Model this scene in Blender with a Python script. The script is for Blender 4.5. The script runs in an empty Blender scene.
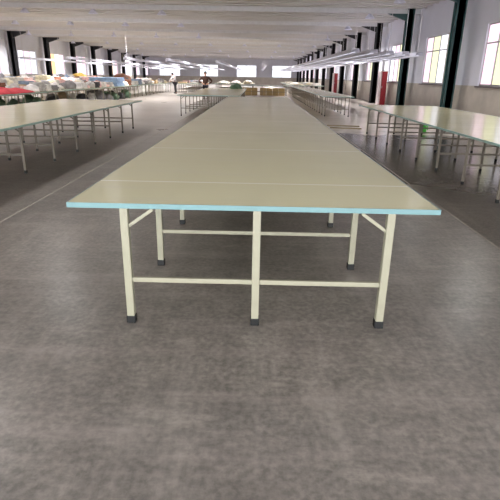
import bpy, bmesh, math, random
from mathutils import Vector, Matrix, noise
random.seed(11)
scene = bpy.context.scene
COL = scene.collection

# ------------------------------------------------------------------ camera
F_PX, PITCH, YAW, ROLL, CAM_H = 481.22, 0.3466, -0.0110, 0.0182, 1.5247
cd = bpy.data.cameras.new('camera')
cd.sensor_width = 36.0
cd.lens = 36.0 * F_PX / 500.0
cd.clip_end = 400
cam = bpy.data.objects.new('camera', cd)
COL.objects.link(cam)
cam.location = (0, 0, CAM_H)
cam.matrix_world = (Matrix.Translation((0, 0, CAM_H)) @ Matrix.Rotation(-YAW, 4, 'Z')
                    @ Matrix.Rotation(math.pi / 2 - PITCH, 4, 'X') @ Matrix.Rotation(ROLL, 4, 'Z'))
scene.camera = cam

# ------------------------------------------------------------------ world and exposure
w = bpy.data.worlds.new('overcast_sky')
scene.world = w
w.use_nodes = True
bg = w.node_tree.nodes['Background']
bg.inputs[0].default_value = (0.93, 0.96, 1.0, 1)
bg.inputs[1].default_value = 9.6
scene.view_settings.view_transform = 'Standard'
scene.view_settings.look = 'None'
scene.view_settings.gamma = 1
scene.view_settings.use_curve_mapping = False
scene.view_settings.exposure = 0.0
scene.cycles.max_bounces = 10
scene.cycles.diffuse_bounces = 6
WINDOW_GLOW = 1.7
LAMP_GLOW = 1.0
FILL_BAY_W = 1250
NEAR_FILL_BAY_W = 250

# ------------------------------------------------------------------ materials
def rgb(r, g, b):
    f = lambda c: (c / 255 / 12.92) if c / 255 <= 0.04045 else ((c / 255 + 0.055) / 1.055) ** 2.4
    return (f(r), f(g), f(b), 1)

def mat(name, col, rough=0.6, metal=0.0, var=0.08, scale=6.0, bump=0.0, bscale=60, spec=0.5, stretch=(1, 1, 1)):
    m = bpy.data.materials.new(name)
    m.use_nodes = True
    nt = m.node_tree
    p = nt.nodes['Principled BSDF']
    tc = nt.nodes.new('ShaderNodeTexCoord')
    mp = nt.nodes.new('ShaderNodeMapping'); mp.inputs['Scale'].default_value = stretch
    nt.links.new(tc.outputs['Object'], mp.inputs['Vector'])
    n = nt.nodes.new('ShaderNodeTexNoise'); n.inputs['Scale'].default_value = scale; n.inputs['Detail'].default_value = 5
    nt.links.new(mp.outputs[0], n.inputs['Vector'])
    r = nt.nodes.new('ShaderNodeValToRGB')
    c = rgb(*col)
    r.color_ramp.elements[0].position = 0.3; r.color_ramp.elements[1].position = 0.7
    r.color_ramp.elements[0].color = tuple(x * (1 - var) for x in c[:3]) + (1,)
    r.color_ramp.elements[1].color = tuple(min(1, x * (1 + var)) for x in c[:3]) + (1,)
    nt.links.new(n.outputs['Fac'], r.inputs['Fac'])
    nt.links.new(r.outputs['Color'], p.inputs['Base Color'])
    p.inputs['Roughness'].default_value = rough
    p.inputs['Metallic'].default_value = metal
    p.inputs['Specular IOR Level'].default_value = spec
    if bump:
        n2 = nt.nodes.new('ShaderNodeTexNoise'); n2.inputs['Scale'].default_value = bscale
        nt.links.new(tc.outputs['Object'], n2.inputs['Vector'])
        b = nt.nodes.new('ShaderNodeBump'); b.inputs['Strength'].default_value = bump
        b.inputs['Distance'].default_value = 0.01
        nt.links.new(n2.outputs['Fac'], b.inputs['Height'])
        nt.links.new(b.outputs[0], p.inputs['Normal'])
    return m

def glow(name, col, strength):
    m = bpy.data.materials.new(name); m.use_nodes = True
    nt = m.node_tree
    nt.nodes.remove(nt.nodes['Principled BSDF'])
    e = nt.nodes.new('ShaderNodeEmission')
    e.inputs[0].default_value = rgb(*col); e.inputs[1].default_value = strength
    nt.links.new(e.outputs[0], nt.nodes['Material Output'].inputs[0])
    return m

def floor_material():
    m = bpy.data.materials.new('worn_concrete'); m.use_nodes = True
    nt = m.node_tree; L = nt.links.new; N = nt.nodes.new
    p = nt.nodes['Principled BSDF']
    tc = N('ShaderNodeTexCoord')
    def noi(scale, detail, rough=0.5, st=(1, 1, 1), dist=0.0):
        mp = N('ShaderNodeMapping'); mp.inputs['Scale'].default_value = st
        L(tc.outputs['Object'], mp.inputs[0])
        n = N('ShaderNodeTexNoise'); n.inputs['Scale'].default_value = scale
        n.inputs['Detail'].default_value = detail; n.inputs['Roughness'].default_value = rough
        n.inputs['Distortion'].default_value = dist
        L(mp.outputs[0], n.inputs['Vector']); return n.outputs['Fac']
    def ramp(src, a, b, ca, cb):
        r = N('ShaderNodeValToRGB'); r.color_ramp.elements[0].position = a; r.color_ramp.elements[1].position = b
        r.color_ramp.elements[0].color = ca; r.color_ramp.elements[1].color = cb
        L(src, r.inputs[0]); return r.outputs[0]
    def mix(kind, fac, a, b):
        x = N('ShaderNodeMix'); x.data_type = 'RGBA'; x.blend_type = kind
        if isinstance(fac, float): x.inputs[0].default_value = fac
        else: L(fac, x.inputs[0])
        L(a, x.inputs[6])
        if isinstance(b, tuple): x.inputs[7].default_value = b
        else: L(b, x.inputs[7])
        return x.outputs[2]
    g = lambda v: (v, v, v, 1)
    base = ramp(noi(0.55, 8, 0.62, dist=0), 0.3, 0.72, rgb(*FLOOR_A), rgb(*FLOOR_B))
    base = mix('MULTIPLY', 1.0, base, ramp(noi(6.0, 8, 0.75, dist=0), 0.3, 0.7, g(0.66), g(1.2)))
    base = mix('MULTIPLY', 1.0, base, ramp(noi(28.0, 3, 0.6), 0.36, 0.64, g(0.7), g(1.2)))
    # dusty scuffs dragged along and across the hall
    base = mix('MIX', ramp(noi(1.6, 6, 0.7, (0.35, 2.4, 1), 0), 0.5, 0.8, g(0), g(0.5)), base, rgb(164, 152, 146))
    base = mix('MIX', ramp(noi(1.3, 6, 0.7, (2.2, 0.3, 1), 0), 0.5, 0.8, g(0), g(0.5)), base, rgb(170, 160, 152))
    base = mix('MIX', ramp(noi(2.6, 7, 0.75, (0.6, 1.4, 1)), 0.56, 0.72, g(0), g(0.4)), base, rgb(176, 166, 156))
    # dark stains
    base = mix('MIX', ramp(noi(1.1, 5, 0.6, (1, 1, 1), 0), 0.5, 0.85, g(0), g(0.6)), base, rgb(78, 71, 68))
    # window sheen painted into the colour: ragged strip at right, fainter down the hall
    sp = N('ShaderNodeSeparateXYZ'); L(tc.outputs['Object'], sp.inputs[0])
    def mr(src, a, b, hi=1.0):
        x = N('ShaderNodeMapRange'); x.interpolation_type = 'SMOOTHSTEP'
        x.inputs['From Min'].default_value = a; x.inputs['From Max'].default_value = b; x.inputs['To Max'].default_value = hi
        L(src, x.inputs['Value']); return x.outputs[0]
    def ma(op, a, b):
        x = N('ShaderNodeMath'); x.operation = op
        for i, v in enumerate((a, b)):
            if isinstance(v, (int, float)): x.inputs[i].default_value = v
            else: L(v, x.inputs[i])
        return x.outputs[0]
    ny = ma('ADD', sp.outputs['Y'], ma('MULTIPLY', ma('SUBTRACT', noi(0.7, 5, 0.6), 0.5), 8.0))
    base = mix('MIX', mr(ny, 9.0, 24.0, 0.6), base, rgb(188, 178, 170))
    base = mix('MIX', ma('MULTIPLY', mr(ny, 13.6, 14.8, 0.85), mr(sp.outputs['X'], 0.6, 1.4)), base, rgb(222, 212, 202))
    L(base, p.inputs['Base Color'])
    rn = N('ShaderNodeMapRange'); rn.inputs['To Min'].default_value = 0.22; rn.inputs['To Max'].default_value = 0.4
    L(noi(0.5, 3, 0.5), rn.inputs['Value']); r = ma('SUBTRACT', rn.outputs[0], ma('MULTIPLY', mr(sp.outputs['X'], 1.6, 3.0, 0.11), mr(sp.outputs['Y'], 5.0, 9.0)))
    L(r, p.inputs['Roughness'])
    b = N('ShaderNodeBump'); b.inputs['Strength'].default_value = 0.2; b.inputs['Distance'].default_value = 0.003
    L(noi(12, 3, 0.5), b.inputs['Height']); L(b.outputs[0], p.inputs['Normal'])
    p.inputs['Specular IOR Level'].default_value = 0.6
    return m

FLOOR_A, FLOOR_B = (98, 93, 88), (134, 126, 119)

def top_material():
    m = mat('beige_laminate', (203, 197, 164), 0.2, var=0.035, scale=1.3, spec=0.5, stretch=(1, 0.35, 1))
    nt = m.node_tree; L = nt.links.new; N = nt.nodes.new
    p = nt.nodes['Principled BSDF']; src = p.inputs['Base Color'].links[0].from_socket
    tc = N('ShaderNodeTexCoord'); sp = N('ShaderNodeSeparateXYZ'); L(tc.outputs['Object'], sp.inputs[0])
    # seams between the boards, one every 1.7 m
    a = N('ShaderNodeMath'); a.operation = 'DIVIDE'; L(sp.outputs['Y'], a.inputs[0]); a.inputs[1].default_value = 1.7
    a2 = N('ShaderNodeMath'); a2.operation = 'ADD'; L(a.outputs[0], a2.inputs[0]); a2.inputs[1].default_value = 0.4
    f = N('ShaderNodeMath'); f.operation = 'FRACT'; L(a2.outputs[0], f.inputs[0])
    c = N('ShaderNodeMath'); c.operation = 'LESS_THAN'; L(f.outputs[0], c.inputs[0]); c.inputs[1].default_value = 0.014
    x = N('ShaderNodeMix'); x.data_type = 'RGBA'; L(c.outputs[0], x.inputs[0]); L(src, x.inputs[6]); x.inputs[7].default_value = rgb(222, 217, 195)
    # faint dust smears
    mp = N('ShaderNodeMapping'); mp.inputs['Scale'].default_value = (0.5, 3.0, 1); L(tc.outputs['Object'], mp.inputs[0])
    n = N('ShaderNodeTexNoise'); n.inputs['Scale'].default_value = 1.8; n.inputs['Detail'].default_value = 6; n.inputs['Distortion'].default_value = 1
    L(mp.outputs[0], n.inputs['Vector'])
    r = N('ShaderNodeValToRGB'); r.color_ramp.elements[0].position = .52; r.color_ramp.elements[1].position = .75
    r.color_ramp.elements[0].color = (0, 0, 0, 1); r.color_ramp.elements[1].color = (.3, .3, .3, 1); L(n.outputs['Fac'], r.inputs[0])
    y = N('ShaderNodeMix'); y.data_type = 'RGBA'; L(r.outputs[0], y.inputs[0]); L(x.outputs[2], y.inputs[6]); y.inputs[7].default_value = rgb(192, 186, 166)
    L(y.outputs[2], p.inputs['Base Color'])
    rr = N('ShaderNodeMapRange'); rr.inputs['To Min'].default_value = 0.13; rr.inputs['To Max'].default_value = 0.22
    L(n.outputs['Fac'], rr.inputs['Value']); L(rr.outputs[0], p.inputs['Roughness'])
    return m

M = {}
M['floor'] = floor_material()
M['top'] = top_material()
M['edge'] = mat('pale_cyan_edging', (106, 140, 142), 0.35, var=0.05)
M['edge_old'] = mat('sage_green_edging', (150, 178, 168), 0.4, var=0.06)
M['cream'] = mat('cream_painted_steel', (150, 146, 126), 0.4, var=0.05, scale=9)
M['steel_shaded'] = mat('shaded_painted_steel', (128, 119, 106), 0.45, var=0.07, scale=9)  # steel of the background tables, shade put into its darker grey
M['black'] = mat('black_rubber', (12, 12, 12), 0.6, var=0.2)
M['wall'] = mat('pale_grey_plaster', (214, 215, 226), 0.8, var=0.05, scale=0.6, bump=0.1)
M['dado'] = mat('bare_cement_dado', (186, 178, 168), 0.75, var=0.12, scale=1.6, bump=0.2)
M['ceil'] = mat('ribbed_grey_decking', (200, 196, 194), 0.7, var=0.06, scale=0.5)
M['beam'] = mat('white_painted_beam', (205, 204, 206), 0.5, var=0.05)
M['pillar'] = mat('dark_green_painted_steel', (38, 72, 72), 0.45, var=0.15, scale=2)
M['pillar_dark'] = mat('near_black_painted_steel', (34, 34, 38), 0.5, var=0.15, scale=2)
M['frame'] = mat('dark_window_frame', (96, 88, 90), 0.5)
M['frame_mid'] = mat('grey_window_frame', (176, 170, 172), 0.5)
M['frame_pale'] = mat('pale_window_frame', (205, 200, 205), 0.5)
M['red'] = mat('dark_red_paint', (150, 26, 40), 0.45, var=0.1)
M['whiteboard'] = mat('white_painted_board', (226, 214, 214), 0.5)
M['lampbody'] = mat('lavender_white_enamel', (205, 205, 222), 0.4, var=0.03)
M['tube'] = glow('fluorescent_tube', (240, 240, 255), LAMP_GLOW)
M['wood'] = mat('raw_pine', (140, 122, 84), 0.6, var=0.12, scale=8)
M['carton'] = mat('brown_cardboard', (186, 158, 106), 0.75, var=0.1, scale=4)
M['green'] = mat('bright_green_plastic', (70, 205, 60), 0.35)
M['skin'] = mat('skin', (190, 140, 112), 0.55, var=0.04)
M['hair'] = mat('black_hair', (26, 22, 22), 0.5)
M['brown_cloth'] = mat('brown_jacket_cloth', (70, 44, 34), 0.8, var=0.15)
M['dark_cloth'] = mat('dark_trouser_cloth', (38, 36, 44), 0.8, var=0.15)
M['white_cloth'] = mat('white_shirt_cloth', (222, 216, 218), 0.8, var=0.05)
M['line'] = mat('pale_joint_filler', (158, 150, 142), 0.6, var=0.2, scale=3)
CLOTH = {k: mat(k.replace(' ', '_') + '_cloth', v, 0.85, var=0.22, scale=7, bump=0.4, bscale=30) for k, v in {
    'white': (226, 222, 220), 'light grey': (186, 182, 180), 'grey': (140, 136, 138), 'pale pink': (222, 186, 184),
    'cream': (214, 204, 180), 'blue grey': (128, 142, 162), 'dark grey': (74, 72, 76), 'tan': (188, 164, 132),
    'light blue': (150, 176, 208), 'red': (196, 62, 72), 'brown': (128, 82, 62), 'yellow': (226, 184, 82), 'green': (96, 122, 98)}.items()}

# ------------------------------------------------------------------ mesh helpers
class MB:
    def __init__(s): s.bm = bmesh.new()
    def box(s, x0, x1, y0, y1, z0, z1, bev=0.0):
        b = bmesh.new()
        r = bmesh.ops.create_cube(b, size=1)
        for v in b.verts:
            v.co = Vector(((x0 + x1) / 2 + v.co.x * (x1 - x0), (y0 + y1) / 2 + v.co.y * (y1 - y0), (z0 + z1) / 2 + v.co.z * (z1 - z0)))
        if bev: bmesh.ops.bevel(b, geom=b.edges[:], offset=bev, segments=2, affect='EDGES', profile=0.6)
        s.add(b); return s
    def bar(s, a, b_, wdt, hgt, bev=0.0):
        a, b_ = Vector(a), Vector(b_); d = b_ - a; L = d.length
        b = bmesh.new(); bmesh.ops.create_cube(b, size=1)
        for v in b.verts: v.co = Vector((v.co.x * wdt, v.co.y * hgt, v.co.z * L))
        if bev: bmesh.ops.bevel(b, geom=b.edges[:], offset=bev, segments=2, affect='EDGES', profile=0.6)
        q = d.to_track_quat('Z', 'Y')
        for v in b.verts: v.co = q @ v.co + (a + b_) / 2
        s.add(b); return s
    def cyl(s, a, b_, r, n=10, r2=None):
        a, b_ = Vector(a), Vector(b_); d = b_ - a
        b = bmesh.new(); bmesh.ops.create_cone(b, cap_ends=True, segments=n, radius1=r, radius2=r if r2 is None else r2, depth=d.length)
        q = d.to_track_quat('Z', 'Y')
        for v in b.verts: v.co = q @ v.co + (a + b_) / 2
        s.add(b); return s
    def lathe(s, prof, n=20, c=(0, 0)):
        b = bmesh.new(); rings = []
        for r, z in prof:
            rings.append([b.verts.new((c[0] + r * math.cos(2 * math.pi * i / n), c[1] + r * math.sin(2 * math.pi * i / n), z)) for i in range(n)])
        for p, q in zip(rings, rings[1:]):
            for i in range(n): b.faces.new((p[i], p[(i + 1) % n], q[(i + 1) % n], q[i]))
        b.faces.new(rings[0][::-1]); b.faces.new(rings[-1])
        s.add(b); return s
    def prism(s, pts, y0, y1):
        b = bmesh.new()
        A = [b.verts.new((x, y0, z)) for x, z in pts]; B = [b.verts.new((x, y1, z)) for x, z in pts]
        b.faces.new(A); b.faces.new(B[::-1]); n = len(pts)
        for i in range(n): b.faces.new((A[i], B[i], B[(i + 1) % n], A[(i + 1) % n]))
        bmesh.ops.recalc_face_normals(b, faces=b.faces[:])
        s.add(b); return s
    def add(s, b):
        me = bpy.data.meshes.new('tmp'); b.to_mesh(me); b.free(); s.bm.from_mesh(me); bpy.data.meshes.remove(me)
    def build(s, name, m, parent=None, smooth=False, loc=None):
        me = bpy.data.meshes.new(name); s.bm.to_mesh(me); s.bm.free()
        me.materials.append(m)
        if smooth:
            for p in me.polygons: p.use_smooth = True
        o = bpy.data.objects.new(name, me); COL.objects.link(o)
        if loc: o.location = loc
        if parent: o.parent = parent
        return o

def tag(o, label=None, cat=None, group=None, kind=None):
    if label: o['label'] = label
    if cat: o['category'] = cat
    if group: o['group'] = group
    if kind: o['kind'] = kind
    return o
def empty(name, loc, rz=0):
    o = bpy.data.objects.new(name, None); COL.objects.link(o)
    o.location = loc; o.rotation_euler.z = rz; o.empty_display_size = 0.1
    return o
def struct(name, mb, m, parent=None):
    o = mb.build(name, m, parent)
    if not parent: o['kind'] = 'structure'
    return o
def copy_tree(o, parent=None):
    c = o.copy(); COL.objects.link(c)
    if parent: c.parent = parent
    for ch in list(o.children): copy_tree(ch, c)
    return c

# ------------------------------------------------------------------ the hall
XL, XR, YB, YF, H = -21.5, 8.0, -6.0, 100.0, 4.8
SILL, WTOP = 1.33, 3.4
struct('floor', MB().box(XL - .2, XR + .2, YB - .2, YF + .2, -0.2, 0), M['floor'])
mb = MB().box(XL - .2, XR + .2, YB - .2, YF + .2, H, H + .2)
for k in range(int((YF - YB) / 0.85)):                       # ribs of the roof decking
    y = YB + 0.4 + k * 0.85
    mb.box(XL, XR, y, y + 0.16, H - 0.05, H + .01)
struct('ceiling', mb, M['ceil'])

RP = [20.2 + 6.55 * k for k in range(-3, 13)]                # pillar lines, right side
LP = [22.7 + 7.1 * k for k in range(-4, 11)]                 # pillar lines, left side

def long_wall(name, x, sgn, wins):
    # solid below the sill and above the lintel, piers between the windows
    a, b = (x, x + .25) if sgn > 0 else (x - .25, x)
    mb = MB().box(a, b, YB, YF, SILL, SILL + .001)
    mb = MB(); mb.box(a, b, YB, YF, WTOP, H)
    ys = YB
    for (y0, y1) in wins:
        mb.box(a, b, ys, y0, SILL, WTOP); ys = y1
    mb.box(a, b, ys, YF, SILL, WTOP)
    return struct(name, mb, M['wall'])
def dado_x(name, x, sgn):
    a, b = (x - .03, x + .25) if sgn > 0 else (x - .25, x + .03)
    o = struct(name, MB().box(a, b, YB, YF, 0, SILL), M['dado'])
RW = [(y + 1.4, y + 5.05) for y in RP if y + 5.05 < YF]
LW = [(y + 1.9, y + 5.6) for y in LP if y + 5.6 < YF and y + 1.9 > YB]
long_wall('wall_right', XR, 1, RW); long_wall('wall_left', XL, -1, LW)
dado_x('trim_1', XR, 1); dado_x('trim_2', XL, -1)
FW = [(-19.4, -15.4), (-11.5, -8.0), (-4.3, -0.5), (2.6, 6.3)]
mb = MB(); mb.box(XL, XR, YF, YF + .25, WTOP + .1, H); xs = XL
for a, b in FW: mb.box(xs, a, YF, YF + .25, SILL, WTOP + .1); xs = b
mb.box(xs, XR, YF, YF + .25, SILL, WTOP + .1)
struct('wall_far', mb, M['wall'])
struct('trim_3', MB().box(XL, XR, YF - .03, YF + .25, 0, SILL), M['dado'])
# wall behind the photographer, with a wide door opening added to let in daylight
mb = MB(); mb.box(XL, -14, YB - .25, YB, 0, H); mb.box(7, XR, YB - .25, YB, 0, H); mb.box(-14, 7, YB - .25, YB, 4.5, H)
struct('wall_rear', mb, M['wall'])
mb = MB(); mb.box(-14.1, -13.95, YB - .3, YB + .05, 0, 4.5); mb.box(6.95, 7.1, YB - .3, YB + .05, 0, 4.5); mb.box(-14.1, 7.1, YB - .3, YB + .05, 4.45, 4.6)
struct('added_door_1', mb, M['frame'])

TINT = {'white': (236, 236, 244), 'pink': (234, 208, 222), 'lime': (218, 218, 184), 'rose': (240, 120, 135), 'peach': (240, 204, 160), 'ice': (228, 232, 238)}
PANE = {k: glow('daylit_%s_pane' % k, v, WINDOW_GLOW * (1.0 if k != 'rose' else 0.6)) for k, v in TINT.items()}
wn = [0]
def window(axis, pos, sgn, a, b, tints, fr, top=WTOP):
    wn[0] += 1
    n = len(tints); t = .045
    root = None
    def bx(mb, u0, u1, d0, d1, z0, z1):
        d0, d1 = sorted((pos + sgn * d0, pos + sgn * d1))
        return mb.box(d0, d1, u0, u1, z0, z1) if axis == 'x' else mb.box(u0, u1, d0, d1, z0, z1)
    mb = MB()
    bx(mb, a, b, .05, .13, SILL, SILL + t * 1.4); bx(mb, a, b, .05, .13, top - t, top)
    for i in range(n + 1):
        u = a + (b - a) * i / n
        bx(mb, max(a, u - t / 2), min(b, u + t / 2), .05, .13, SILL, top)
    bx(mb, a, b, .055, .125, SILL + (top - SILL) * .68, SILL + (top - SILL) * .68 + t)
    root = struct('window_%d' % wn[0], mb, M[fr])
    for i, tn in enumerate(tints):
        u0, u1 = a + (b - a) * i / n, a + (b - a) * (i + 1) / n
        bx(MB(), u0, u1, .08, .09, SILL, top).build('pane', PANE[tn], root)
    bx(MB(), a - .08, b + .08, -.09, .05, SILL - .05, SILL).build('window_sill', M['frame'] if fr == 'frame_mid' else M['frame_pale'], root)
for i, (a, b) in enumerate(RW):
    window('x', XR, 1, a, b, [['lime', 'white', 'lime', 'pink'], ['white', 'lime', 'pink', 'white'], ['pink', 'white', 'lime', 'pink']][i % 3] if i < 9 else ['white', 'pink', 'white'], 'frame_mid')
for i, (a, b) in enumerate(LW):
    t = ['rose', 'rose', 'white'] if 2 <= i <= 3 and i == 3 else ([['pink', 'white', 'pink'], ['white', 'pink', 'white'], ['peach', 'white', 'pink']][i % 3])
    window('x', XL, -1, a, b, t, 'frame_pale')
for a, b in FW: window('y', YF, 1, a, b, ['ice', 'white'], 'frame_pale', WTOP + .1)

tn = [3]
def pillar(x, y, sgn, m, wd=.36):
    tn[0] += 1
    mb = MB()
    s = wd / 2
    mb.box(x - s, x + s, y - s, y - s + .05, 0, H)        # steel H section: two flanges and a web
    mb.box(x - s, x + s, y + s - .05, y + s, 0, H)
    mb.box(x - .12, x + .12, y - s, y + s, 0, H)
    mb.box(x - s - .06, x + s + .06, y - s - .06, y + s + .06, 0, .03)
    # bracket under the beam, reaching into the hall
    d = -sgn
    mb.prism([(x, H - .6), (x, H - .01), (x + d * 1.3, H - .01), (x + d * 1.3, H - .16)], y - .08, y + .08)
    struct('trim_%d' % tn[0], mb, m)
for i, y in enumerate(RP): pillar(XR - .5, y, 1, M['pillar'] if y < 30 else M['pillar_dark'])
for y in LP: pillar(XL + .5, y, -1, M['pillar_dark'], .42)
for y in RP:                                                 # beams across the roof
    tn[0] += 1
    struct('trim_%d' % tn[0], MB().box(XL, XR, y - .1, y + .1, H - .22, H), M['beam'])
# pale joints sawn in the floor
for x in (2.36, -2.75, -9.2):
    tn[0] += 1
    struct('trim_%d' % tn[0], MB().box(x - .012, x + .012, YB, YF, 0.0, 0.0015), M['line'])

# ------------------------------------------------------------------ cutting tables
T = 0.8
def cutting_table(x0, x1, y0, y1, legs_x, rows, label, group=None, edge='edge_old', steel='steel_shaded', lw=.034, rung_z=.30, brace=True, detail=False, rungs=True):
    root = empty('cutting_table', ((x0 + x1) / 2, (y0 + y1) / 2, 0))
    ox, oy = root.location.x, root.location.y
    tag(root, label, 'table', group)
    X = lambda v: v - ox
    Y = lambda v: v - oy
    th = .03
    top = MB().box(X(x0) + .004, X(x1) - .004, Y(y0) + .004, Y(y1) - .004, T - th + .001, T, 0.001).build('tabletop', M['top'], root)
    e = MB(); q = .0045
    for a, b, c, d in ((x0, x1, y0, y0 + q), (x0, x1, y1 - q, y1), (x0, x0 + q, y0 + q, y1 - q), (x1 - q, x1, y0 + q, y1 - q)):
        e.box(X(a), X(b), Y(c), Y(d), T - th, T + .0008)
    e.build('edge_band', M[edge], top)
    fz = T - th
    fr = MB()                                               # frame under the boards
    for lx in (legs_x[0], legs_x[-1]):
        fr.box(X(lx) - lw * .3, X(lx) + lw * .3, Y(rows[0]) , Y(rows[-1]), fz - (.008 if detail else .03), fz)
    for r in (rows[2:] if detail else rows): fr.box(X(legs_x[0]), X(legs_x[-1]), Y(r) - .015, Y(r) + .015, fz - .03, fz)
    fr.build('frame', M[steel], root)
    leg0 = foot0 = st0 = br0 = None
    for r in rows:
        for lx in legs_x:
            if leg0 is None:
                leg0 = MB().box(-lw / 2, lw / 2, -lw / 2, lw / 2, .048, fz - .002, .004 if detail else 0).build('leg', M[steel], root)
                leg = leg0
                foot0 = foot = MB().box(-lw * .6, lw * .6, -lw * .6, lw * .6, 0, .05, .006).build('rubber_foot', M['black'], leg0)
            else:
                leg = leg0.copy(); COL.objects.link(leg); foot = foot0.copy(); COL.objects.link(foot); foot.parent = leg
            leg.location = (X(lx), Y(r), 0)
        if not rungs: pass
        elif st0 is None:
            mb = MB()
            for a, b in zip(legs_x, legs_x[1:]):
                mb.box(X(a) + lw / 2, X(b) - lw / 2, -.012, .012, rung_z - .015, rung_z + .015, .003 if detail else 0)
            st0 = st = mb.build('stretcher', M[steel], root)
        else: st = st0.copy(); COL.objects.link(st)
        if rungs: st.location = (0, Y(r), 0)
        if brace:
            for lx in (legs_x[0], legs_x[-1]):
                if br0 is None:
                    br0 = br = MB().bar((lw / 2 - .008, 0, fz - .12), (lw / 2 + .15, 0, fz - .008), .02, .02, .003 if detail else 0).build('brace', M[steel], root)
                else: br = br0.copy(); COL.objects.link(br)
                if lx == legs_x[-1]: br.rotation_euler.z = math.pi
                br.location = (X(lx), Y(r), 0)
    return root

MAINROWS = [2.80, 3.81] + [5.02 + 1.18 * k for k in range(12)]
cutting_table(-1.129, 1.094, 2.769, 19.0, (-.795, .008, .812), MAINROWS,
              'longest beige-topped cutting table in the middle with pale cyan front edge and cream legs', None, 'edge', 'cream', .048, .30, True, True)
cutting_table(-5.75, -3.42, 3.2, 14.8, (-5.34, -4.52, -3.69), [7.60 + 1.165 * k for k in range(-3, 7)],
              'glossy beige cutting table running along the left side, window light shining on its top')
cutting_table(2.93, 5.15, 3.2, 14.65, (3.19, 3.97, 4.78), [7.43 + 1.165 * k for k in range(-3, 7)],
              'glossy beige cutting table on the right, parallel to the wall of dark green pillars')
cutting_table(-3.16, -.72, 19.5, 31.5, (-3.03, -1.95, -.85), [19.65 + 1.28 * k for k in range(10)],
              'beige cutting table behind the middle one, just in front of the man in brown')
cutting_table(2.66, 3.93, 20.7, 41.0, (2.78, 3.76), [20.85 + .95 * k for k in range(22)],
              'narrow pale cutting table with closely set legs beyond the right-hand table', brace=False)
cutting_table(-1.9, 2.5, 42.5, 43.9, (-1.75, .3, 2.35), [42.65, 43.75],
              'pale table set crosswise far down the hall, cartons stored beneath it', brace=False)
ROWB = [(-10.7, -8.5, 11.2, 23.0), (-10.7, -8.5, 23.6, 35.4), (-10.7, -8.5, 36.0, 50.0)]
nm = ['red cloth lying over it', 'with a light blue pile on it', 'farthest of its row']
for (a, b, c, d), t in zip(ROWB, nm):
    n = round((d - c) / 1.4)
    cutting_table(a, b, c, d, (a + .15, (a + b) / 2, b - .15), [c + .15 + (d - c - .3) * k / n for k in range(n + 1)],
                  'work table beyond the left cutting table, ' + t, brace=False, steel='cream', rungs=False)
cutting_table(-14.9, -12.5, 22.0, 56.0, (-14.7, -13.7, -12.7), [22.2 + 1.6 * k for k in range(21)],
              'long work table heaped with pale cloth, second row in from the left wall', brace=False)
cutting_table(-19.2, -17.0, 30.0, 66.0, (-19.0, -18.1, -17.2), [30.2 + 1.7 * k for k in range(21)],
              'long work table heaped with cloth, row closest to the left windows', brace=False)
cutting_table(-7.6, -5.4, 45.5, 57.5, (-7.4, -6.5, -5.6), [45.7 + 1.45 * k for k in range(9)],
              'work table behind the person in the white shirt', brace=False)
cutting_table(-4.4, -.4, 50.0, 58.0, (-4.2, -2.4, -.6), [50.2 + 1.5 * k for k in range(6)],
              'wide pale table far behind the man in brown', brace=False)
cutting_table(2.9, 6.2, 46.0, 68.0, (3.1, 4.5, 6.0), [46.2 + 2.1 * k for k in range(11)],
              'wide pale table far down the hall by the right pillars', brace=False)

# ------------------------------------------------------------------ cloth heaps and cartons
def heap_mesh(seed, lx, ly, lz, kind):
    rnd = random.Random(seed)
    mb = MB()
    if kind == 'stack':                                     # folded garments lying on each other
        z = 0; n = max(2, int(lz / .06))
        for i in range(n):
            h = lz / n; jx, jy = rnd.uniform(-.03, .03), rnd.uniform(-.03, .03); s = rnd.uniform(.9, 1)
            mb.box(-lx / 2 * s + jx, lx / 2 * s + jx, -ly / 2 * s + jy, ly / 2 * s + jy, z, z + h * .93 + .003, min(.02, h * .3)); z += h
        return mb
    b = bmesh.new(); bmesh.ops.create_icosphere(b, subdivisions=3, radius=1)
    off = Vector((seed * 3.1, seed * 1.7, 0))
    for v in b.verts:
        d = 1 + .3 * noise.noise(v.co * 1.7 + off) + .2 * noise.noise(v.co * 4.5 + off) + .1 * noise.noise(v.co * 9 + off)
        x, y, z = v.co * d
        z = max(z, -.25)
        v.co = Vector((x * lx / 2, y * ly / 2, (z + .25) * lz / 1.25))
    mb.add(b); return mb
def heap(x, y, z, lx, ly, lz, colour, kind, label, group=None, name='cloth_heap', cat='cloth heap', mesh=None):
    mb = heap_mesh(int(x * 31 + y * 7) % 997, lx, ly, lz, kind)
    o = mb.build(name, CLOTH[colour], smooth=(kind != 'stack'), loc=(x, y, z + (.003 if z else 0)))
    return tag(o, label, cat, group)

# red cloth lying over the near table of the row and over its edge
b = bmesh.new(); nx, ny = 26, 44
vs = [[b.verts.new((-1.0 + 2.2 * i / nx, -2.6 + 5.2 * j / ny, 0)) for j in range(ny + 1)] for i in range(nx + 1)]
for i in range(nx):
    for j in range(ny): b.faces.new((vs[i][j], vs[i + 1][j], vs[i + 1][j + 1], vs[i][j + 1]))
for v in b.verts:
    x, y, _ = v.co
    n = noise.noise(Vector((x * 2.5, y * 2.5, 3))) * .1 + .13
    edge = min(1.1 - abs(x - .1), 2.6 - abs(y))
    v.co.x = x + .05 * noise.noise(Vector((y * 1.5, 7, 0))) - .12
    v.co.z = .02 + n * min(1, edge / .2)
top = [v for v in b.verts]
low = {v: b.verts.new((v.co.x, v.co.y, .004)) for v in top}
for f in list(b.faces): b.faces.new([low[v] for v in reversed(f.verts)])
for e in [e for e in b.edges if e.is_boundary and e.verts[0] in low]:
    a_, c_ = e.verts; b.faces.new((a_, c_, low[c_], low[a_]))
bmesh.ops.recalc_face_normals(b, faces=b.faces[:])
mb = MB(); mb.add(b)
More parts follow.
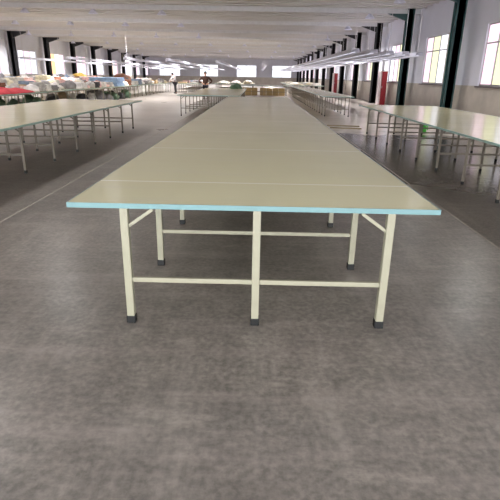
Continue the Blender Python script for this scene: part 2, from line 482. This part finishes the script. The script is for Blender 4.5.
o = mb.build('cloth_sheet', CLOTH['red'], smooth=True, loc=(-9.6, 16.6, T))
tag(o, 'red cloth spread over the work table at the left edge of the picture', 'cloth')

pal = ['white', 'light grey', 'white', 'grey', 'cream', 'pale pink', 'blue grey', 'dark grey', 'brown', 'light grey', 'tan']
def fill(x0, x1, y0, y1, step, hmin, hmax, tl, cols=pal, kinds=('lump', 'stack', 'lump'), z=T, nacross=2):
    y = y0 + step / 2
    while y < y1 - step / 3:
        for c in range(nacross):
            wd = (x1 - x0) / nacross
            x = x0 + wd * (c + .5) + random.uniform(-.03, .03)
            col = random.choice(cols); kd = random.choice(kinds)
            lx, ly = random.uniform(.62, .84) * min(wd, 1.1), random.uniform(.62, .84) * step
            nm_ = 'folded cloth stack' if kd == 'stack' else 'loose cloth heap'
            heap(x, y + random.uniform(-.03, .03), z, lx, ly, random.uniform(hmin, hmax), col, kd,
                 '%s %s %s' % (col, nm_, tl), '%s %s %s' % (col, nm_, tl))
        y += step
fill(-10.6, -8.6, 19.5, 22.9, .62, .12, .36, 'behind the red cloth', nacross=3)
fill(-10.6, -8.6, 23.8, 30.6, .66, .12, .4, 'on the work table with the light blue pile', nacross=3)
fill(-10.6, -8.6, 32.9, 35.2, .66, .12, .4, 'on the work table with the light blue pile', nacross=3)
fill(-10.6, -8.6, 36.2, 49.8, 1.15, .15, .42, 'on the farthest table of the row', nacross=2)
fill(-14.8, -12.6, 22.3, 47.5, .9, .2, .55, 'on the second table row from the left wall', nacross=2)
fill(-19.1, -17.1, 30.3, 48.5, 1.2, .3, .6, 'on the table row by the left windows', nacross=2)
fill(-7.5, -5.5, 46.5, 57.3, 1.2, .1, .28, 'on the table behind the white shirt', nacross=2)
fill(-4.3, -.5, 50.2, 57.8, 1.4, .12, .36, 'far behind the man in brown', ['pale pink', 'white', 'light grey', 'cream'], nacross=3)
fill(3.0, 6.1, 46.3, 67, 2.4, .1, .22, 'on the wide table by the far right pillars', ['cream', 'white', 'light grey'])
heap(-9.5, 31.8, T, 1.8, 1.7, .5, 'light blue', 'stack', 'light blue cloth stack, the largest pile on the left work tables')
heap(-18.0, 51.0, T, 1.5, 2.2, .75, 'yellow', 'lump', 'yellow cloth heap in front of a left window')
heap(-13.6, 50.0, T, 1.8, 3.0, .7, 'brown', 'lump', 'reddish brown cloth heap on the second table row from the left wall')
heap(-1.35, 30.4, T, .7, 1.6, .3, 'green', 'lump', 'dull green cloth heap at the far end of the table before the man in brown')
# bundles on the floor beneath the first two tables of the row
for (a, b_, c, d), t in zip(ROWB[:2], ('under the table with the red cloth', 'under the table with the light blue pile')):
    n = round((d - c) / 1.4)
    for k in range(n):
        y = c + .15 + (d - c - .3) * (k + .5) / n
        for x in (a + .62, b_ - .62):
            col = random.choice(['dark grey', 'dark grey', 'green', 'grey', 'white', 'tan'])
            heap(x, y, 0, .68, .95, random.uniform(.35, .62), col, 'lump', '%s cloth bundle on the floor %s' % (col, t), '%s bundles %s' % (col, t), 'cloth_bundle', 'bundle')

# named odd ones
def carton(x, y, z, lx, ly, lz, label, group=None, m='carton', rz=0):
    r = empty('carton', (x, y, z), rz); tag(r, label, 'box', group)
    MB().box(-lx / 2, lx / 2, -ly / 2, ly / 2, 0, lz, .006).build('box_body', M[m], r)
    f = MB(); f.box(-lx / 2 + .004, -.004, -ly / 2, ly / 2, lz, lz + .006); f.box(.004, lx / 2 - .004, -ly / 2, ly / 2, lz, lz + .006)
    f.build('flap', M[m], r)
    return r
for i in range(7):
    carton(-1.4 + .53 * i + (.2 if i > 2 else 0), 43.2, 0, .5, .6, .6, 'brown cardboard carton in the row under the crosswise table', 'cartons under the crosswise table')

# ------------------------------------------------------------------ red cabinets beside the pillars
def cabinet(x, y, label, h=1.95):
    r = empty('fire_hose_cabinet', (x, y, 0)); tag(r, label, 'cabinet')
    MB().box(-.2, .2, -.3, .3, 0, h, .01).build('cabinet_body', M['whiteboard'], r)
    d = MB().box(-.1, .22, -.36, -.3, .02, h - .03, .008); d.box(.2, .22, -.3, .3, .02, h - .03)
    d.build('door', M['red'], r)
    d = MB().box(-.07, -.05, -.39, -.36, h * .5, h * .5 + .15).build('handle', M['frame_pale'], r)
cabinet(7.5, 31.2, 'tall dark red cabinet with pale side next to the nearest black pillar')
cabinet(7.5, 50.5, 'small-looking dark red cabinet much farther down the right wall')

# ------------------------------------------------------------------ floor odds and ends
for (x, y, dx, s) in ((2.34, 16.75, 1.05, 'farther'), (2.33, 15.95, .97, 'nearer')):
    o = MB().bar((x, y, .013), (x + dx, y - .2, .013), .04, .024, .003).build('wooden_batten', M['wood'])
    tag(o, '%s of two thin wooden battens lying on the floor right of the middle table' % s, 'batten', 'battens on the floor')
r = empty('plastic_jug', (4.98, 14.95, 0)); tag(r, 'bright green plastic jug on the floor behind the legs of the right table', 'jug')
MB().lathe([(.085, 0), (.1, .02), (.1, .16), (.085, .2), (.035, .24), (.03, .27)], 20).build('jug_body', M['green'], r, True)
MB().lathe([(.036, .265), (.036, .295), (.03, .3)], 16).build('cap', M['whiteboard'], r, True)
MB().bar((.06, 0, .22), (.13, 0, .2), .02, .02).bar((.13, 0, .2), (.13, 0, .09), .02, .02).build('handle', M['green'], r)

# ------------------------------------------------------------------ hanging lamp rails
def rail(x, y0, y1, z, label, group='fluorescent lamp rails hung from the roof'):
    r = empty('lamp_rail', (x, (y0 + y1) / 2, z)); tag(r, label, 'lamp', group)
    L = (y1 - y0) / 2
    MB().prism([(-.17, 0), (-.12, .15), (.12, .15), (.17, 0), (.16, 0), (.11, .14), (-.11, .14), (-.16, 0)], -L, L).build('rail', M['lampbody'], r)
    n = int((y1 - y0) / 1.5); t0 = None
    for k in range(n):
        if t0 is None:
            t = t0 = MB().cyl((0, -.6, 0), (0, .6, 0), .018, 8).build('tube', M['tube'], r)
        else: t = t0.copy(); COL.objects.link(t)
        t.location = (0, -L + .75 + k * 1.5, .025)
    n = int((y1 - y0) / 6.75)
    h0 = MB().cyl((0, 0, .14), (0, 0, H - z + .01), .008, 6).build('hanger', M['frame_pale'], r)
    for k in range(n + 1):
        h = h0 if k == 0 else h0.copy()
        if k: COL.objects.link(h)
        h.location.y = -L + .3 + (2 * L - .6) * k / n
for x, y0, y1, lb in ((3.6, 19.5, 92, 'lamp rail over the narrow right table, nearest the middle of the hall on that side'),
                      (4.4, 20.0, 92, 'lamp rail second out from the middle of the hall on the right side'),
                      (5.15, 20.5, 92, 'lamp rail in the middle of the five on the right side'),
                      (5.9, 21.0, 92, 'lamp rail next but one to the right wall'),
                      (6.6, 21.5, 92, 'lamp rail closest to the right wall and its dark pillars'),
                      (.6, 47, 92, 'lamp rail hung high over the floor beyond the middle table'),
                      (-3.0, 37, 92, 'lamp rail ending above the man in the brown jacket'),
                      (-6.2, 35, 92, 'lamp rail ending above the person in the white shirt'),
                      (-8.8, 34, 92, 'lamp rail over the work tables beyond the left cutting table'),
                      (-13.0, 35, 92, 'lamp rail over the heaped table second in from the left wall'),
                      (-17.1, 37, 92, 'lamp rail closest to the left wall')):
    rail(x, y0, y1, 2.42, lb)

def add_fill_bay(x, y):  # roof lamps added to brighten the hall
    if (x, y) not in hb: hb.append((x, y))
hb = []
HBX = (-19, -15.5, -12, -8.5, -5, -1.5, 2, 5.55)
for y in (1.5, 6.5, 11.5, 16.5, 21.5, 27, 33.3, 43, 53, 66, 84):
    for x in HBX:
        if y > 50 or x < -4 or x > 4: add_fill_bay(x, y)
ld = bpy.data.lights.new('bay_fill_light', 'SPOT'); ld.energy = FILL_BAY_W; ld.shadow_soft_size = .2; ld.spot_size = math.radians(160); ld.spot_blend = 1.0
ld.color = (1.0, .975, .95)
ld2 = ld.copy(); ld2.energy = NEAR_FILL_BAY_W
ld3 = ld.copy(); ld3.spot_size = math.radians(174); ld3.spot_blend = .5
hb0 = None
for (x, y) in hb:
    if hb0 is None:
        r = hb0 = empty('added_bay_lamp', (x, y, H - .06))
        tag(r, 'round white high-bay lamp added for brightness under the grey roof decking', 'lamp', 'added high-bay lamps under the roof')
        MB().lathe([(.05, .06), (.05, -.16), (.09, -.2), (.24, -.36), (.25, -.36), (.1, -.18), (.02, -.13)], 20).build('lamp_shade', M['lampbody'], r, True)
        MB().lathe([(.02, -.2), (.09, -.25), (.1, -.29), (.06, -.335), (.01, -.345)], 14).build('bulb', M['tube'], r, True)
        lo = bpy.data.objects.new('bay_fill_light', ld2); COL.objects.link(lo); lo.parent = r; lo.location = (0, 0, -.45)
    else:
        r = copy_tree(hb0); r.location = (x, y, H - .06)
    r.children[-1 if r.children[-1].type == 'LIGHT' else [c.type for c in r.children].index('LIGHT')].data = ld3 if y > 80 else (ld if y > 30 else ld2)

# ------------------------------------------------------------------ people
def skin_obj(name, verts, edges, radii, m, parent=None, root=0, sub=2):
    me = bpy.data.meshes.new(name); me.from_pydata(verts, edges, []); me.materials.append(m)
    o = bpy.data.objects.new(name, me); COL.objects.link(o)
    if parent: o.parent = parent
    s = o.modifiers.new('skin', 'SKIN')
    for i, rr in enumerate(radii):
        d = me.skin_vertices[0].data[i]; d.radius = rr if isinstance(rr, tuple) else (rr, rr); d.use_root = (i == root)
    sb = o.modifiers.new('sub', 'SUBSURF'); sb.levels = sub; sb.render_levels = sub
    s.use_smooth_shade = True
    return o
def chain(pts, r, V, E, R, start=None):
    prev = start
    for p, q in zip(pts, r):
        V.append(p); R.append(q); i = len(V) - 1
        if prev is not None: E.append((prev, i))
        prev = i
    return prev
def person(x, y, rz, J, top, bottom, label, toplen=True):
    root = empty('person', (x, y, 0), rz); tag(root, label, 'person')
    V, E, R = [], [], []
    pel = chain([(0, 0, .95)], [(.15, .11)], V, E, R)
    neck = chain([J['waist'], J['chest'], J['neck0'], J['neck1']], [(.13, .1), (.16, .11), (.07, .07), (.055, .055)], V, E, R, pel)
    hd = J['head']; chain([(hd[0], hd[1], hd[2] - .07), hd, (hd[0], hd[1] + .005, hd[2] + .08)], [(.06, .07), (.078, .095), (.06, .08)], V, E, R, neck)
    # nose and ears keep the face readable
    chestI = 2
    for s in (-1, 1):
        a = J['armL'] if s < 0 else J['armR']
        wr = chain(a, [.062, .048, .04, .028], V, E, R, chestI)
        wx, wy, wz = a[-1]; ex, ey, ez = a[-2]
        d = (Vector(a[-1]) - Vector(a[-2])).normalized(); side = d.cross(Vector((0, 1, 0))).normalized()
        palm = Vector(a[-1]) + d * .07
        pi_ = chain([tuple(palm)], [(.036, .018)], V, E, R, wr)
        for k in range(4):
            b0 = palm + side * (.012 * (k - 1.5) * 1.5) + d * .03
            ln = (.06, .072, .068, .052)[k]
            chain([tuple(b0), tuple(b0 + d * ln * .55), tuple(b0 + d * ln + Vector((0, -.02, 0)))], [.009, .0085, .007], V, E, R, pi_)
        th = Vector(a[-1]) + d * .03
        chain([tuple(th + side * .035 * s + Vector((0, -.02, 0))), tuple(th + side * .05 * s + d * .05 + Vector((0, -.03, 0)))], [.01, .008], V, E, R, wr)
        l = J['legL'] if s < 0 else J['legR']
        lg = chain(l, [.085, .07, .055, .042], V, E, R, pel)
        fx, fy, fz = l[-1]
        chain([(fx, fy - .06, .045), (fx + .01 * s, fy - .17, .035)], [(.045, .04), (.035, .025)], V, E, R, lg)
    skin_obj('body', V, E, R, M['skin'], root)
    # clothing
    V, E, R = [], [], []
    p0 = chain([(0, 0, .9)], [(.185, .14)], V, E, R)
    c = chain([J['waist'], J['chest']], [(.17, .135), (.19, .14)], V, E, R, p0)
    chain([J['neck0']], [(.085, .085)], V, E, R, c)
    for a in (J['armL'], J['armR']): chain([a[0], a[1], a[2], tuple(Vector(a[2]).lerp(Vector(a[3]), .85))], [.082, .068, .058, .05], V, E, R, c)
    skin_obj('jacket' if top == 'brown_cloth' else 'shirt', V, E, R, M[top], root)
    V, E, R = [], [], []
    p0 = chain([(0, 0, .93)], [(.17, .13)], V, E, R)
    for l in (J['legL'], J['legR']):
        e = Vector(l[-1])
        chain([l[0], l[1], l[2], (e.x, e.y, .1)], [.108, .092, .075, .066], V, E, R, p0)
    skin_obj('trousers', V, E, R, M[bottom], root)
    for l in (J['legL'], J['legR']):
        fx, fy, _ = l[-1]
        b = bmesh.new(); bmesh.ops.create_uvsphere(b, u_segments=14, v_segments=10, radius=1)
        for v in b.verts: v.co = Vector((fx + v.co.x * .055, fy - .08 + v.co.y * .14, max(0, .045 + v.co.z * .06)))
        mb = MB(); mb.add(b); mb.build('shoe', M['black'], root, True)
    # hair cap, eyes, nose, mouth, ears
    hx, hy, hz = hd
    b = bmesh.new(); bmesh.ops.create_uvsphere(b, u_segments=18, v_segments=12, radius=1)
    for v in b.verts:
        f = v.co.y < -.25
        v.co = Vector((hx + v.co.x * .098, hy + .012 + v.co.y * .115, hz + .03 + (max(v.co.z, .35 if f else -.55)) * .115))
    mb = MB(); mb.add(b); mb.build('hair', M['hair'], root, True)
    e = MB()
    for s in (-1, 1): e.cyl((hx + s * .032, hy - .098, hz + .01), (hx + s * .032, hy - .086, hz + .01), .011, 8)
    e.box(hx - .022, hx + .022, hy - .093, hy - .08, hz - .062, hz - .055); e.build('face', M['hair'], root)
    e = MB(); e.prism([(hx - .014, hz - .03), (hx + .014, hz - .03), (hx, hz + .015)], hy - .118, hy - .08)
    for s in (-1, 1): e.cyl((hx + s * .08, hy, hz - .005), (hx + s * .095, hy + .005, hz - .005), .025, 10)
    e.build('nose_and_ears', M['skin'], root)
    return root
person(-3.56, 34.0, 0.1, dict(waist=(0, 0, 1.08), chest=(0, 0, 1.33), neck0=(0, 0, 1.47), neck1=(0, -.01, 1.53), head=(0, -.02, 1.64),
       armL=[(-.2, 0, 1.4), (-.42, .02, 1.2), (-.36, -.06, 1.1), (-.2, -.17, 1.04)], armR=[(.2, 0, 1.4), (.44, .03, 1.19), (.36, -.05, 1.08), (.2, -.13, 1.02)],
       legL=[(-.1, 0, .86), (-.11, -.01, .5), (-.11, 0, .28), (-.11, .02, .08)], legR=[(.1, 0, .86), (.11, -.01, .5), (.11, 0, .28), (.11, .02, .08)]),
       'brown_cloth', 'dark_cloth', 'person in brown jacket standing with elbows out and hands at the waist, facing the camera')
person(-7.2, 43.8, math.pi / 2 + 2.6, dict(waist=(0, -.04, 1.06), chest=(0, -.13, 1.29), neck0=(0, -.2, 1.42), neck1=(0, -.23, 1.47), head=(0, -.28, 1.55),
       armL=[(-.19, -.13, 1.35), (-.24, -.28, 1.15), (-.2, -.42, 1.05), (-.14, -.58, 1.0)], armR=[(.19, -.13, 1.35), (.24, -.28, 1.13), (.2, -.42, 1.03), (.14, -.56, .97)],
       legL=[(-.1, 0, .86), (-.11, -.12, .5), (-.11, -.1, .28), (-.11, -.08, .08)], legR=[(.1, 0, .86), (.11, .1, .5), (.11, .16, .28), (.11, .22, .08)]),
       'white_cloth', 'dark_cloth', 'person in white shirt and dark trousers leaning forward mid-step, arms reaching out')
